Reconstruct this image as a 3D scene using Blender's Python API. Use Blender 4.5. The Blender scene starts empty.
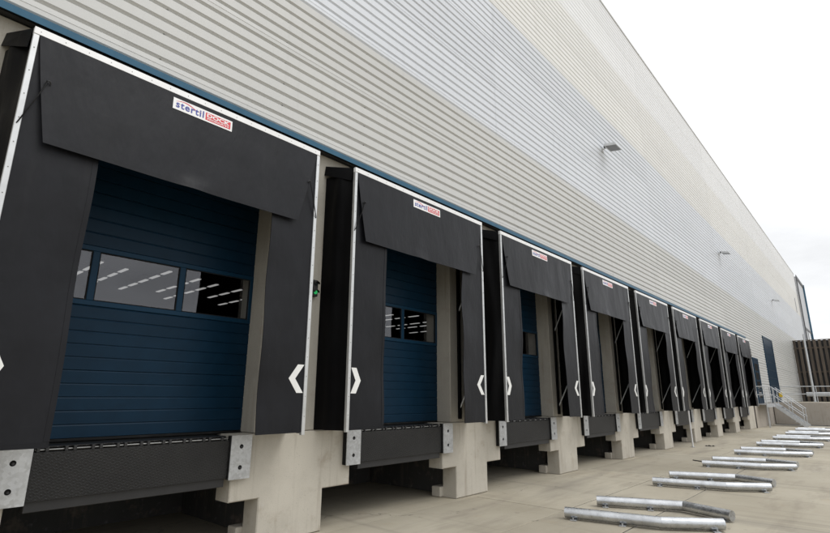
import bpy, math, random
from mathutils import Vector, Matrix
R = math.radians
scene = bpy.context.scene
COL = scene.collection

# ------------------------------------------------------------------ camera
# x runs along the dock wall, away from the viewer; y runs into the building; z is up.  Metres.
cam_data = bpy.data.cameras.new('camera')
cam = bpy.data.objects.new('camera', cam_data)
COL.objects.link(cam)
YAW, PITCH, ROLL = 0.8453, 0.2488, 0.0055
cf = Vector((math.sin(YAW)*math.cos(PITCH), math.cos(YAW)*math.cos(PITCH), math.sin(PITCH)))
cr0 = Vector((math.cos(YAW), -math.sin(YAW), 0)); cu0 = cr0.cross(cf)
cr = math.cos(ROLL)*cr0 + math.sin(ROLL)*cu0
cu = -math.sin(ROLL)*cr0 + math.cos(ROLL)*cu0
m = Matrix((cr, cu, -cf)).transposed().to_4x4()
m.translation = Vector((-0.6966, -5.3716, 1.7523))
cam.matrix_world = m
cam_data.sensor_width = 36.0
cam_data.lens = 510.49/830*36
cam_data.clip_start = 0.05
cam_data.clip_end = 2000
scene.camera = cam

# ------------------------------------------------------------------ world: overcast sky
world = bpy.data.worlds.new('World'); scene.world = world; world.use_nodes = True
SUN_EL, SUN_AZ = R(52), R(160)          # azimuth clockwise from +y
nt = world.node_tree; nt.nodes.clear()
def N(t, **k):
    n = nt.nodes.new(t)
    for a, b in k.items(): setattr(n, a, b)
    return n
L = nt.links.new
wo = N('ShaderNodeOutputWorld'); bg = N('ShaderNodeBackground'); bg.inputs['Strength'].default_value = 0.1
sky = N('ShaderNodeTexSky', sky_type='NISHITA'); sky.sun_disc = False
sky.sun_elevation = SUN_EL; sky.sun_rotation = SUN_AZ
tc = N('ShaderNodeTexCoord'); sep = N('ShaderNodeSeparateXYZ'); L(tc.outputs['Generated'], sep.inputs[0])
mp = N('ShaderNodeMapping'); mp.inputs['Scale'].default_value = (1.3, 1.3, 4.2); L(tc.outputs['Generated'], mp.inputs[0])
no = N('ShaderNodeTexNoise'); no.inputs['Scale'].default_value = 1.7; no.inputs['Detail'].default_value = 6; no.inputs['Roughness'].default_value = 0.55
L(mp.outputs[0], no.inputs['Vector'])
grad = N('ShaderNodeMapRange'); grad.inputs[1].default_value = 0.0; grad.inputs[2].default_value = 0.9
grad.inputs[3].default_value = 9.2; grad.inputs[4].default_value = 18.0
L(sep.outputs[2], grad.inputs[0])
cl = N('ShaderNodeMapRange'); cl.inputs[1].default_value = 0.34; cl.inputs[2].default_value = 0.62
cl.inputs[3].default_value = 0.82; cl.inputs[4].default_value = 1.09
L(no.outputs['Fac'], cl.inputs[0])
mul = N('ShaderNodeMath', operation='MULTIPLY'); L(grad.outputs[0], mul.inputs[0]); L(cl.outputs[0], mul.inputs[1])
cc = N('ShaderNodeCombineColor')
for i, k in enumerate((0.985, 0.995, 1.01)):
    mm = N('ShaderNodeMath', operation='MULTIPLY'); mm.inputs[1].default_value = k
    L(mul.outputs[0], mm.inputs[0]); L(mm.outputs[0], cc.inputs[i])
mix = N('ShaderNodeMix', data_type='RGBA'); mix.inputs['Factor'].default_value = 0.95
L(sky.outputs[0], mix.inputs['A']); L(cc.outputs[0], mix.inputs['B'])
L(mix.outputs['Result'], bg.inputs['Color']); L(bg.outputs[0], wo.inputs[0])

# ------------------------------------------------------------------ sun behind thick cloud
sd = bpy.data.lights.new('sun', 'SUN'); sd.energy = 0.9; sd.angle = R(25); sd.color = (1.0, 0.985, 0.96)
sun = bpy.data.objects.new('sun', sd); COL.objects.link(sun)
sdir = Vector((math.sin(SUN_AZ)*math.cos(SUN_EL), math.cos(SUN_AZ)*math.cos(SUN_EL), math.sin(SUN_EL)))
sun.rotation_euler = sdir.to_track_quat('Z', 'Y').to_euler()

vs = scene.view_settings
vs.view_transform = 'Standard'; vs.look = 'None'; vs.gamma = 1.0; vs.exposure = -0.03; vs.use_curve_mapping = False

rnd = random.Random(7)

# ------------------------------------------------------------------ materials
MATS = {}
class NT:
    def __init__(s, name):
        s.m = bpy.data.materials.new(name); s.m.use_nodes = True
        s.t = s.m.node_tree; s.b = s.t.nodes['Principled BSDF']; s.out = s.t.nodes['Material Output']
    def n(s, t, **k):
        x = s.t.nodes.new(t)
        for a, b in k.items(): setattr(x, a, b)
        return x
    def l(s, a, b): s.t.links.new(a, b)
    def coords(s, scale=(1, 1, 1), kind='Object'):
        c = s.n('ShaderNodeTexCoord'); mpn = s.n('ShaderNodeMapping'); mpn.inputs['Scale'].default_value = scale
        s.l(c.outputs[kind], mpn.inputs[0]); return mpn.outputs[0]
    def world(s, scale=(1, 1, 1)):
        c = s.n('ShaderNodeNewGeometry'); mpn = s.n('ShaderNodeMapping'); mpn.inputs['Scale'].default_value = scale
        s.l(c.outputs['Position'], mpn.inputs[0]); return mpn.outputs[0]
    def noise(s, vec, scale, detail=5, rough=0.6):
        x = s.n('ShaderNodeTexNoise'); x.inputs['Scale'].default_value = scale; x.inputs['Detail'].default_value = detail
        x.inputs['Roughness'].default_value = rough; s.l(vec, x.inputs['Vector']); return x.outputs['Fac']
    def ramp(s, fac, stops):
        x = s.n('ShaderNodeValToRGB'); e = x.color_ramp.elements
        while len(e) < len(stops): e.new(0.5)
        for el, (p, c) in zip(e, stops): el.position = p; el.color = c if len(c) == 4 else (*c, 1)
        s.l(fac, x.inputs[0]); return x.outputs[0]
    def mixc(s, a, b, fac, blend='MIX'):
        x = s.n('ShaderNodeMix', data_type='RGBA', blend_type=blend)
        for v, k in ((a, 'A'), (b, 'B'), (fac, 'Factor')):
            if hasattr(v, 'is_linked'): s.l(v, x.inputs[k])
            elif k == 'Factor': x.inputs[k].default_value = v
            else: x.inputs[k].default_value = (*v, 1)
        return x.outputs['Result']
    def rng(s, fac, a, b, c, d):
        x = s.n('ShaderNodeMapRange'); 
        for i, v in enumerate((a, b, c, d)): x.inputs[i+1].default_value = v
        s.l(fac, x.inputs[0]); return x.outputs[0]
    def bump(s, h, strength, dist=0.01):
        x = s.n('ShaderNodeBump'); x.inputs['Strength'].default_value = strength; x.inputs['Distance'].default_value = dist
        s.l(h, x.inputs['Height']); s.l(x.outputs[0], s.b.inputs['Normal'])
    def objrand(s):
        return s.n('ShaderNodeObjectInfo').outputs['Random']
    def set(s, col=None, rough=None, metal=None, spec=None):
        for v, k in ((col, 'Base Color'), (rough, 'Roughness'), (metal, 'Metallic'), (spec, 'Specular IOR Level')):
            if v is None: continue
            if hasattr(v, 'is_linked'): s.l(v, s.b.inputs[k])
            elif k == 'Base Color': s.b.inputs[k].default_value = (*v, 1)
            else: s.b.inputs[k].default_value = v

def g(v): return (v, v, v)

def mat_concrete(name, base, dark, stain, rough=0.85):
    t = NT(name); v = t.world()
    n1 = t.noise(v, 0.9, 6, 0.62); n2 = t.noise(v, 9, 5, 0.6); n3 = t.noise(t.world((3.0, 3.0, 0.35)), 1.6, 4, 0.6)
    n4 = t.noise(v, 70, 3, 0.6)
    c = t.mixc(dark, base, t.rng(n1, 0.3, 0.62, 0, 1))
    c = t.mixc(c, stain, t.rng(n3, 0.56, 0.78, 0, 0.5))
    c = t.mixc(c, g(0.55), t.rng(n2, 0.6, 0.8, 0, 0.22))
    c = t.mixc(c, t.ramp(n4, [(0.25, g(0.62)), (0.42, g(1)), (1, g(1))]), 0.6, 'MULTIPLY')
    vo = t.n('ShaderNodeTexVoronoi'); vo.inputs['Scale'].default_value = 26; t.l(v, vo.inputs['Vector'])
    mk = t.noise(v, 3.1, 3, 0.5)
    pit = t.rng(vo.outputs['Distance'], 0.05, 0.13, 1, 0)
    pm_ = t.n('ShaderNodeMath', operation='MULTIPLY'); t.l(pit, pm_.inputs[0]); t.l(t.rng(mk, 0.5, 0.58, 0, 0.75), pm_.inputs[1])
    c = t.mixc(c, g(0.10), pm_.outputs[0])                                       # air holes
    sp_ = t.noise(t.world((5, 5, 0.28)), 2.1, 5, 0.65)
    c = t.mixc(c, (0.20, 0.165, 0.12), t.rng(sp_, 0.55, 0.75, 0, 0.48))          # run marks
    bl = t.noise(v, 2.6, 5, 0.7)
    c = t.mixc(c, (0.27, 0.21, 0.15), t.rng(bl, 0.56, 0.72, 0, 0.42))            # mould oil patches
    t.set(c, rough)
    h = t.mixc(n2, n4, 0.55); t.bump(h, 0.5, 0.005)
    MATS[name] = t.m

mat_concrete('precast', (0.50, 0.467, 0.40), (0.39, 0.362, 0.308), (0.29, 0.252, 0.20))
mat_concrete('wallcast', (0.39, 0.368, 0.32), (0.31, 0.292, 0.255), (0.24, 0.22, 0.185))
mat_concrete('pit_shade', (0.060, 0.058, 0.054), (0.04, 0.039, 0.036), (0.09, 0.085, 0.075))  # pit and slab concrete coloured near-black to deepen the shade under the docks
mat_concrete('retaining', (0.40, 0.36, 0.31), (0.34, 0.305, 0.26), (0.27, 0.235, 0.19))

def mat_yard(name, k=1.0):
    t = NT(name); v = t.world()
    n1 = t.noise(v, 0.33, 7, 0.62); n2 = t.noise(t.world((0.35, 1.6, 1)), 1.3, 6, 0.6)
    n3 = t.noise(v, 6, 6, 0.65); n4 = t.noise(v, 95, 3, 0.7); n5 = t.noise(t.world((0.16, 1.1, 1)), 0.9, 5, 0.6)
    n6 = t.noise(v, 1.7, 3, 0.5)
    c = t.mixc((0.355*k, 0.314*k, 0.236*k), (0.475*k, 0.430*k, 0.338*k), t.rng(n1, 0.32, 0.66, 0, 1))
    c = t.mixc(c, (0.27*k, 0.235*k, 0.185*k), t.rng(n2, 0.52, 0.72, 0, 0.70))
    c = t.mixc(c, (0.52*k, 0.485*k, 0.405*k), t.rng(n3, 0.58, 0.80, 0, 0.40))
    c = t.mixc(c, (0.20*k, 0.18*k, 0.15*k), t.rng(n5, 0.56, 0.72, 0, 0.45))      # tyre rubber
    c = t.mixc(c, (0.36*k, 0.27*k, 0.17*k), t.rng(n6, 0.64, 0.74, 0, 0.22))      # earth dragged in
    c = t.mixc(c, t.ramp(n4, [(0.22, g(0.55)), (0.40, g(1)), (0.62, g(1)), (0.8, g(1.0))]), 0.55, 'MULTIPLY')
    ty = t.noise(t.world((2.4, 0.10, 1)), 1.0, 4, 0.6)
    c = t.mixc(c, (0.15*k, 0.135*k, 0.115*k), t.rng(ty, 0.56, 0.68, 0, 0.38))    # tyre tracks towards the docks
    ol = t.noise(v, 3.3, 4, 0.6)
    c = t.mixc(c, (0.10*k, 0.088*k, 0.07*k), t.rng(ol, 0.66, 0.73, 0, 0.55))     # drips
    wp = t.n('ShaderNodeVectorMath', operation='ADD'); nz_ = t.n('ShaderNodeTexNoise'); nz_.inputs['Scale'].default_value = 1.3; nz_.inputs['Detail'].default_value = 6
    t.l(v, nz_.inputs['Vector']); t.l(v, wp.inputs[0]); t.l(nz_.outputs['Color'], wp.inputs[1])
    ck = t.n('ShaderNodeTexVoronoi', feature='DISTANCE_TO_EDGE'); ck.inputs['Scale'].default_value = 0.23; t.l(wp.outputs[0], ck.inputs['Vector'])
    cm = t.n('ShaderNodeMath', operation='MULTIPLY'); t.l(t.rng(ck.outputs['Distance'], 0.0, 0.0022, 1, 0), cm.inputs[0]); t.l(t.rng(n1, 0.46, 0.56, 0, 0.7), cm.inputs[1])
    c = t.mixc(c, (0.11*k, 0.098*k, 0.08*k), cm.outputs[0])                      # hairline cracks
    c = t.mixc(c, g(0.84), t.rng(t.objrand(), 0, 1, 0, 1), 'MULTIPLY')
    t.set(c, t.rng(n2, 0.3, 0.7, 0.72, 0.9)); 
    brush = t.noise(t.world((9, 240, 1)), 1, 2, 0.5)
    t.bump(t.mixc(brush, n4, 0.5), 0.28, 0.004)
    MATS[name] = t.m
mat_yard('yard'); mat_yard('yard_far', 0.95)

def mat_clad(name, base, var=0.05, rough=0.42):
    t = NT(name); v = t.world((0.25, 1, 1)); n = t.noise(v, 1.2, 4, 0.6); n2 = t.noise(t.world((8, 8, 0.6)), 1.0, 5, 0.6)
    c = t.mixc(tuple(x*(1-var) for x in base), base, t.rng(n, 0.3, 0.7, 0, 1))
    c = t.mixc(c, tuple(x*0.82 for x in base), t.rng(n2, 0.55, 0.8, 0, 0.45))
    c = t.mixc(c, g(0.93), t.objrand(), 'MULTIPLY')
    t.set(c, t.rng(n2, 0.3, 0.7, rough-0.05, rough+0.08), 0, 0.4)
    MATS[name] = t.m
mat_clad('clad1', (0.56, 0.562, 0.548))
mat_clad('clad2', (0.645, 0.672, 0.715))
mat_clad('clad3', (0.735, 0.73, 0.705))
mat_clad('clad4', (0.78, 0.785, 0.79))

def mat_fabric(name, base, rough, k=1.0, spec=0.14):
    t = NT(name); v = t.world(); n = t.noise(v, 2.2, 5, 0.6); n2 = t.noise(t.world((1.5, 1.5, 0.25)), 2.4, 5, 0.65)
    w = t.noise(v, 260, 2, 0.5); cr_ = t.noise(t.world((1.0, 1.0, 0.45)), 2.6, 4, 0.5); sc = t.noise(t.world((1.2, 1.2, 14)), 1.6, 6, 0.7)
    sm_ = t.noise(v, 7, 6, 0.7)
    c = t.mixc(tuple(x*0.75 for x in base), tuple(x*1.2 for x in base), t.rng(n, 0.3, 0.7, 0, 1))
    c = t.mixc(c, (0.066, 0.067, 0.069), t.rng(n2, 0.54, 0.82, 0, 0.40*k))      # dust run down by rain
    c = t.mixc(c, (0.055, 0.056, 0.058), t.rng(sc, 0.62, 0.76, 0, 0.45*k))       # rub marks
    c = t.mixc(c, (0.11, 0.105, 0.095), t.rng(sm_, 0.66, 0.80, 0, 0.30*k))      # dried splashes
    c = t.mixc(c, g(0.78), t.objrand(), 'MULTIPLY')
    t.set(c, t.rng(n2, 0.3, 0.75, rough-0.06, rough+0.12), 0, spec)
    b1 = t.n('ShaderNodeBump'); b1.inputs['Strength'].default_value = 0.5*min(1, k*2); b1.inputs['Distance'].default_value = 0.055; t.l(cr_, b1.inputs['Height'])
    b2 = t.n('ShaderNodeBump'); b2.inputs['Strength'].default_value = 0.12; b2.inputs['Distance'].default_value = 0.003
    t.l(w, b2.inputs['Height']); t.l(b1.outputs[0], b2.inputs['Normal']); t.l(b2.outputs[0], t.b.inputs['Normal'])
    MATS[name] = t.m
mat_fabric('fabric', (0.0098, 0.0104, 0.0132), 0.40, 0.34, 0.21)
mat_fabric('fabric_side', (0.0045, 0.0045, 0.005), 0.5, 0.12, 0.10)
mat_fabric('rubber', (0.012, 0.012, 0.012), 0.7)

def mat_metal(name, base, rough, metal, spangle=0.0, dirt=0.2):
    t = NT(name); v = t.world()
    n = t.noise(v, 5, 5, 0.6)
    c = t.mixc(tuple(x*(1-dirt) for x in base), base, t.rng(n, 0.3, 0.65, 0, 1))
    if spangle:
        vo = t.n('ShaderNodeTexVoronoi'); vo.inputs['Scale'].default_value = 38; t.l(v, vo.inputs['Vector'])
        bw = t.n('ShaderNodeSeparateColor'); t.l(vo.outputs['Color'], bw.inputs[0])
        c = t.mixc(c, t.ramp(bw.outputs[0], [(0, g(1-spangle)), (1, g(1))]), 1.0, 'MULTIPLY')
        t.set(None, t.rng(bw.outputs[0], 0, 1, rough-0.08, rough+0.1))
    else: t.set(None, rough)
    t.set(c, None, metal, 0.14 if name.startswith('blue') else None); MATS[name] = t.m
mat_metal('galv', (0.60, 0.615, 0.63), 0.42, 0.75, 0.22)
mat_metal('galv_tube', (0.60, 0.615, 0.63), 0.33, 0.92, 0.07, 0.30)
mat_metal('galv_rail', (0.62, 0.64, 0.66), 0.45, 0.5, 0.1)
mat_metal('zinc_paint', (0.74, 0.745, 0.75), 0.5, 0.15, 0.06, 0.12)
mat_metal('alu', (0.80, 0.80, 0.80), 0.38, 0.15, 0.0, 0.08)
mat_metal('alu_side', (0.62, 0.63, 0.63), 0.36, 0.7, 0.0, 0.15)
mat_metal('blue_trim', (0.045, 0.125, 0.20), 0.4, 0.0, 0.0, 0.15)
mat_metal('blue_door', (0.0040, 0.0220, 0.045), 0.42, 0.0, 0.0, 0.18)
mat_metal('blue_frame', (0.0065, 0.033, 0.066), 0.40, 0.0, 0.0, 0.1)
mat_metal('black_steel', (0.018, 0.018, 0.019), 0.5, 0.0, 0.0, 0.3)
mat_metal('dark_steel', (0.03, 0.03, 0.032), 0.45, 0.3, 0.0, 0.3)
mat_metal('worn_steel', (0.30, 0.30, 0.29), 0.5, 0.5, 0.0, 0.4)
mat_metal('screw', (0.20, 0.195, 0.18), 0.5, 0.4)
mat_metal('white_mark', (0.78, 0.78, 0.76), 0.5, 0.0, 0.0, 0.08)
mat_metal('sign_white', (0.82, 0.82, 0.82), 0.35, 0, 0, 0.03)
mat_metal('sign_blue', (0.045, 0.06, 0.30), 0.4, 0, 0, 0.03)
mat_metal('sign_red', (0.62, 0.035, 0.05), 0.4, 0, 0, 0.03)
mat_metal('lamp_body', (0.55, 0.56, 0.56), 0.5, 0.2)
mat_metal('lamp_glass', (0.16, 0.16, 0.155), 0.15, 0.0)
mat_metal('yellow', (0.62, 0.42, 0.03), 0.5, 0.0)
mat_metal('roofing', (0.5, 0.5, 0.5), 0.6, 0.0)
mat_metal('interior', (0.06, 0.06, 0.065), 0.8, 0.0)
mat_metal('grey_panel', (0.42, 0.43, 0.45), 0.35, 0.0)
mat_metal('dark_glass', (0.02, 0.025, 0.03), 0.06, 0.0)
mat_metal('joint', (0.19, 0.195, 0.195), 0.9, 0.0)

def mat_check(name):      # black steel tread plate: raised lozenges in fine relief
    t = NT(name); v = t.coords((1, 1, 1))
    def lz(a, off):
        mpn = t.n('ShaderNodeMapping'); mpn.inputs['Rotation'].default_value = (0, a, 0); mpn.inputs['Location'].default_value = (off, 0, off)
        t.l(v, mpn.inputs[0])
        s = t.n('ShaderNodeSeparateXYZ'); t.l(mpn.outputs[0], s.inputs[0])
        o = []
        for ch, f in ((0, 110), (2, 220)):
            mu = t.n('ShaderNodeMath', operation='MULTIPLY'); mu.inputs[1].default_value = f; t.l(s.outputs[ch], mu.inputs[0])
            si = t.n('ShaderNodeMath', operation='SINE'); t.l(mu.outputs[0], si.inputs[0]); o.append(si.outputs[0])
        mu = t.n('ShaderNodeMath', operation='MULTIPLY'); t.l(o[0], mu.inputs[0]); t.l(o[1], mu.inputs[1])
        return t.rng(mu.outputs[0], 0.25, 0.7, 0, 1)
    h = t.mixc(lz(R(45), 0), lz(R(-45), 0.02), 0.5)
    n = t.noise(v, 3, 5, 0.65)
    t.set(t.mixc((0.006, 0.006, 0.0065), (0.012, 0.012, 0.012), t.rng(n, 0.35, 0.7, 0, 1)), 0.46, 0.2)
    t.bump(h, 0.8, 0.003); MATS[name] = t.m
mat_check('tread_plate')

def mat_glass(name):
    t = NT(name); t.t.nodes.remove(t.b)
    lw = t.n('ShaderNodeLayerWeight'); lw.inputs['Blend'].default_value = 0.5
    pw = t.n('ShaderNodeMath', operation='POWER'); pw.inputs[1].default_value = 5; t.l(lw.outputs['Facing'], pw.inputs[0])
    fr = t.n('ShaderNodeMapRange'); fr.inputs[3].default_value = 0.062; fr.inputs[4].default_value = 1.0; t.l(pw.outputs[0], fr.inputs[0])
    tr = t.n('ShaderNodeBsdfTransparent'); tr.inputs[0].default_value = (0.88, 0.89, 0.90, 1)
    gl = t.n('ShaderNodeBsdfGlossy'); gl.inputs['Roughness'].default_value = 0.0; gl.inputs[0].default_value = (0.9, 0.9, 0.94, 1)
    mx = t.n('ShaderNodeMixShader'); t.l(fr.outputs[0], mx.inputs[0]); t.l(tr.outputs[0], mx.inputs[1]); t.l(gl.outputs[0], mx.inputs[2])
    t.l(mx.outputs[0], t.out.inputs[0]); MATS[name] = t.m
mat_glass('glass')

def mat_emit(name, col, s):
    t = NT(name); t.set((0.02, 0.02, 0.02), 0.4)
    t.b.inputs['Emission Color'].default_value = (*col, 1); t.b.inputs['Emission Strength'].default_value = s; MATS[name] = t.m
mat_emit('tube_light', (1.0, 0.98, 0.94), 0.42)
mat_emit('green_lens', (0.03, 1.0, 0.25), 0.35)

def mat_wood(name):
    t = NT(name); v = t.world((6, 6, 0.5)); n = t.noise(v, 1.5, 6, 0.65)
    c = t.mixc((0.06, 0.047, 0.036), (0.15, 0.118, 0.09), t.rng(n, 0.3, 0.7, 0, 1))
    c = t.mixc(c, g(0.55), t.objrand(), 'MULTIPLY')
    t.set(c, 0.75); MATS[name] = t.m
mat_wood('timber')

# ------------------------------------------------------------------ mesh helpers
class MB:
    def __init__(s): s.v = []; s.f = []; s.sm = []
    def add(s, vs_, fs, smooth=False):
        o = len(s.v); s.v += [tuple(v) for v in vs_]; s.f += [tuple(i+o for i in f) for f in fs]; s.sm += [smooth]*len(fs); return s
    def box(s, x0, x1, y0, y1, z0, z1, b=0.0):
        if x0 > x1: x0, x1 = x1, x0
        if y0 > y1: y0, y1 = y1, y0
        if z0 > z1: z0, z1 = z1, z0
        if b <= 0:
            V = [(x, y, z) for z in (z0, z1) for y in (y0, y1) for x in (x0, x1)]
            return s.add(V, [(0, 2, 3, 1), (4, 5, 7, 6), (0, 1, 5, 4), (2, 6, 7, 3), (0, 4, 6, 2), (1, 3, 7, 5)])
        # bevelled box: each corner as three vertices
        V = []; idx = {}
        for i, x in enumerate((x0, x1)):
            for j, y in enumerate((y0, y1)):
                for k, z in enumerate((z0, z1)):
                    sx, sy, sz = (b, -b)[i], (b, -b)[j], (b, -b)[k]
                    idx[i, j, k] = len(V)
                    V += [(x, y+sy, z+sz), (x+sx, y, z+sz), (x+sx, y+sy, z)]
        F = []
        for i in (0, 1):
            q = [idx[i, j, k] for j, k in ((0, 0), (0, 1), (1, 1), (1, 0))]; F.append(q if i == 0 else q[::-1])
            q = [idx[j, i, k]+1 for j, k in ((0, 0), (1, 0), (1, 1), (0, 1))]; F.append(q if i == 0 else q[::-1])
            q = [idx[j, k, i]+2 for j, k in ((0, 0), (0, 1), (1, 1), (1, 0))]; F.append(q if i == 0 else q[::-1])
        for j in (0, 1):
            for k in (0, 1):
                q = [idx[0, j, k]+1, idx[1, j, k]+1, idx[1, j, k]+2, idx[0, j, k]+2]; F.append(q if (j+k) % 2 == 0 else q[::-1])
                q = [idx[j, 0, k]+2, idx[j, 1, k]+2, idx[j, 1, k]+0, idx[j, 0, k]+0]; F.append(q if (j+k) % 2 == 0 else q[::-1])
                q = [idx[j, k, 0]+0, idx[j, k, 1]+0, idx[j, k, 1]+1, idx[j, k, 0]+1]; F.append(q if (j+k) % 2 == 0 else q[::-1])
        for (i, j, k), a in idx.items():
            q = [a, a+1, a+2]; F.append(q if (i+j+k) % 2 == 1 else q[::-1])
        return s.add(V, F)
    def prism(s, poly, axis, a0, a1):
        """poly: 2-D outline; axis 'x','y','z' is the extrusion axis."""
        n = len(poly)
        def P(p, a):
            return {'x': (a, p[0], p[1]), 'y': (p[0], a, p[1]), 'z': (p[0], p[1], a)}[axis]
        V = [P(p, a0) for p in poly]+[P(p, a1) for p in poly]
        F = [tuple(range(n)), tuple(range(2*n-1, n-1, -1))]+[(i, i+n, (i+1) % n+n, (i+1) % n) for i in range(n)]
        return s.add(V, F)
    def tube(s, pts, r, n=10, cap=True):
        pts = [Vector(p) for p in pts]; rings = []
        for i, p in enumerate(pts):
            d = (pts[min(i+1, len(pts)-1)]-pts[max(i-1, 0)]).normalized()
            up = Vector((0, 0, 1)) if abs(d.z) < 0.9 else Vector((1, 0, 0))
            a = d.cross(up).normalized(); b = a.cross(d)
            rr = r[i] if isinstance(r, (list, tuple)) else r
            rings.append([p+rr*(math.cos(2*math.pi*k/n)*a+math.sin(2*math.pi*k/n)*b) for k in range(n)])
        V = [v for ring in rings for v in ring]
        F = [(i*n+k, i*n+(k+1) % n, (i+1)*n+(k+1) % n, (i+1)*n+k) for i in range(len(pts)-1) for k in range(n)]
        s.add(V, F, True)
        if cap: s.add(rings[0]+rings[-1], [tuple(range(n-1, -1, -1)), tuple(range(n, 2*n))])
        return s
    def grid(s, fn, nu, nv, smooth=True):
        V = [fn(i/nu, j/nv) for j in range(nv+1) for i in range(nu+1)]
        F = [(j*(nu+1)+i, j*(nu+1)+i+1, (j+1)*(nu+1)+i+1, (j+1)*(nu+1)+i) for j in range(nv) for i in range(nu)]
        return s.add(V, F, smooth)
    def sheet(s, fn, nu, nv, th):
        """cloth of real thickness: a front grid, a back grid and the rim."""
        fr = [Vector(fn(i/nu, j/nv)) for j in range(nv+1) for i in range(nu+1)]
        bk = [Vector((p[0], p[1]+th, p[2])) for p in fr]
        W = nu+1
        q = lambda i, j: j*W+i
        F = [(q(i, j), q(i+1, j), q(i+1, j+1), q(i, j+1)) for j in range(nv) for i in range(nu)]
        o = len(fr)
        B = [tuple(o+k for k in reversed(f)) for f in F]
        s.add(fr+bk, F+B, True)
        rim = [q(i, 0) for i in range(nu)]+[q(nu, j) for j in range(nv)]+[q(i, nv) for i in range(nu, 0, -1)]+[q(0, j) for j in range(nv, 0, -1)]
        k = len(rim)
        s.add([fr[i] for i in rim]+[bk[i] for i in rim], [((a+1) % k, a, a+k, (a+1) % k+k) for a in range(k)])
        return s
    def mesh(s, name, mat):
        me = bpy.data.meshes.new(name); me.from_pydata(s.v, [], s.f); me.polygons.foreach_set('use_smooth', s.sm)
        me.materials.append(MATS[mat]); me.update(); return me
    def build(s, name, mat, parent=None, loc=None):
        return put(name, s.mesh(name, mat), parent, loc)

def put(name, me, parent=None, loc=None):
    o = bpy.data.objects.new(name, me); COL.objects.link(o)
    if loc is not None: o.location = loc
    if parent is not None: o.parent = parent
    return o
def tag(o, label, cat, group=None):
    o['label'] = label; o['category'] = cat
    if group: o['group'] = group
    return o
def thing(name, loc, label, cat, group=None):
    o = bpy.data.objects.new(name, None); COL.objects.link(o); o.location = loc; o.empty_display_size = 0.2
    return tag(o, label, cat, group)
def struct(o, kind='structure'): o['kind'] = kind; return o
def copy_tree(o, parent=None):
    c = o.copy(); COL.objects.link(c); c.parent = parent
    for ch in list(o.children): copy_tree(ch, c)
    return c

# ------------------------------------------------------------------ the dock's main sizes
PITCHX = 4.0; W = 3.31; ND = 9
ZB, ZT = 1.289, 5.078             # dock level, top of the shelters
CW = W/2                          # dock centre within a bay
YW = 0.535                        # face of the concrete wall
YC = 0.42                         # face of the cladding
YD = 0.85                         # dock doors
XE = 37.0                         # where the dock wall ends
ORD = ['first', 'second', 'third', 'fourth', 'fifth', 'sixth', 'seventh', 'eighth', 'ninth', 'tenth']

# ------------------------------------------------------------------ ground
gb = MB(); gb.box(-400, 500, -500, 0.4, -0.30, -0.035); gb.box(-400, 500, 0.4, 400, -0.30, -0.036)
ground = struct(gb.build('ground', 'yard_far'))
yard = bpy.data.objects.new('yard_paving', None); COL.objects.link(yard); struct(yard)
MB().box(-27.5, 43.9, -30, 0.4, -0.034, -0.014).build('joint_bed', 'joint', yard)
ye = [0.40, -1.30, -2.50, -7.0, -11.5, -16.0, -22.0, -30.0]
for a, b in zip(ye, ye[1:]):
    me = None
    for i in range(14):
        x0 = -27.5+i*5.0; x1 = min(x0+5.0, 43.9)
        if me is None or x1-x0 < 4.99:
            me = MB().box(0.010, x1-x0-0.010, b+0.010, a-0.010, -0.013, 0.0, 0.005).mesh('slab', 'yard')
        put('slab', me, yard, (x0, 0, rnd.uniform(-0.0015, 0.0015)))
MB().box(-27.5, 43.9, 0.404, 3.2, -0.03, -0.004).build('pit_floor', 'yard', yard)

# ------------------------------------------------------------------ warehouse
wh = thing('warehouse', (0, YC, 0), 'huge warehouse clad in horizontally ribbed sheets in four pale grey to white bands', 'building')
def P(o): o.parent = wh; o.location = Vector(o.location)-Vector((0, YC, 0)); return o
def wb(b, name, mat): return P(b.build(name, mat))

RP = 0.175; RD = 0.034
def clad_profile(n, RD=0.034):
    """outline of one sheet (y offset, z): wide crowns, narrow valleys"""
    pts = []
    for i in range(n):
        z = i*RP
        if i == 0: pts += [(RD, z), (RD, z+0.012), (0.0, z+0.040), (0.0, z+0.098), (-0.0035, z+0.0985), (-0.001, z+0.160)]      # side lap of the sheet
        else: pts += [(RD, z), (RD, z+0.012), (0.0, z+0.040), (0.0, z+0.160)]
    pts += [(RD, n*RP), (RD, n*RP+0.012)]
    return pts
def clad_mesh(n, length, mat):
    b = MB(); pr = clad_profile(n, {'clad1': 0.034, 'clad2': 0.028, 'clad3': 0.020, 'clad4': 0.016}[mat])
    V = [(0, y, z) for y, z in pr]+[(length, y, z) for y, z in pr]; k = len(pr)
    Bk = [(0, RD+0.012, pr[0][1]), (0, RD+0.012, pr[-1][1]), (length, RD+0.012, pr[0][1]), (length, RD+0.012, pr[-1][1])]
    b.add(V, [(i, i+k, i+1+k, i+1) for i in range(k-1)])
    b.add(Bk, [(0, 1, 3, 2)])
    b.add([V[0], V[k], Bk[0], Bk[2]], [(0, 2, 3, 1)])
    return b.mesh('cladding_sheet', mat)
SL = 11.5; X0 = -14.3; NX = 8; XF = X0+NX*SL          # XF = 77.7
Z0 = 5.46
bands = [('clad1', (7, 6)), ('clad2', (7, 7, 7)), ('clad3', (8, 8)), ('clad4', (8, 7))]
z = Z0; screws = MB()
row = 0
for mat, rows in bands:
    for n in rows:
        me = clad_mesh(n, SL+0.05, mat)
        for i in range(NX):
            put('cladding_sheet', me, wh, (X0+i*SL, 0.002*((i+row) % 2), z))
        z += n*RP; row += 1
ZR = z
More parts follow.
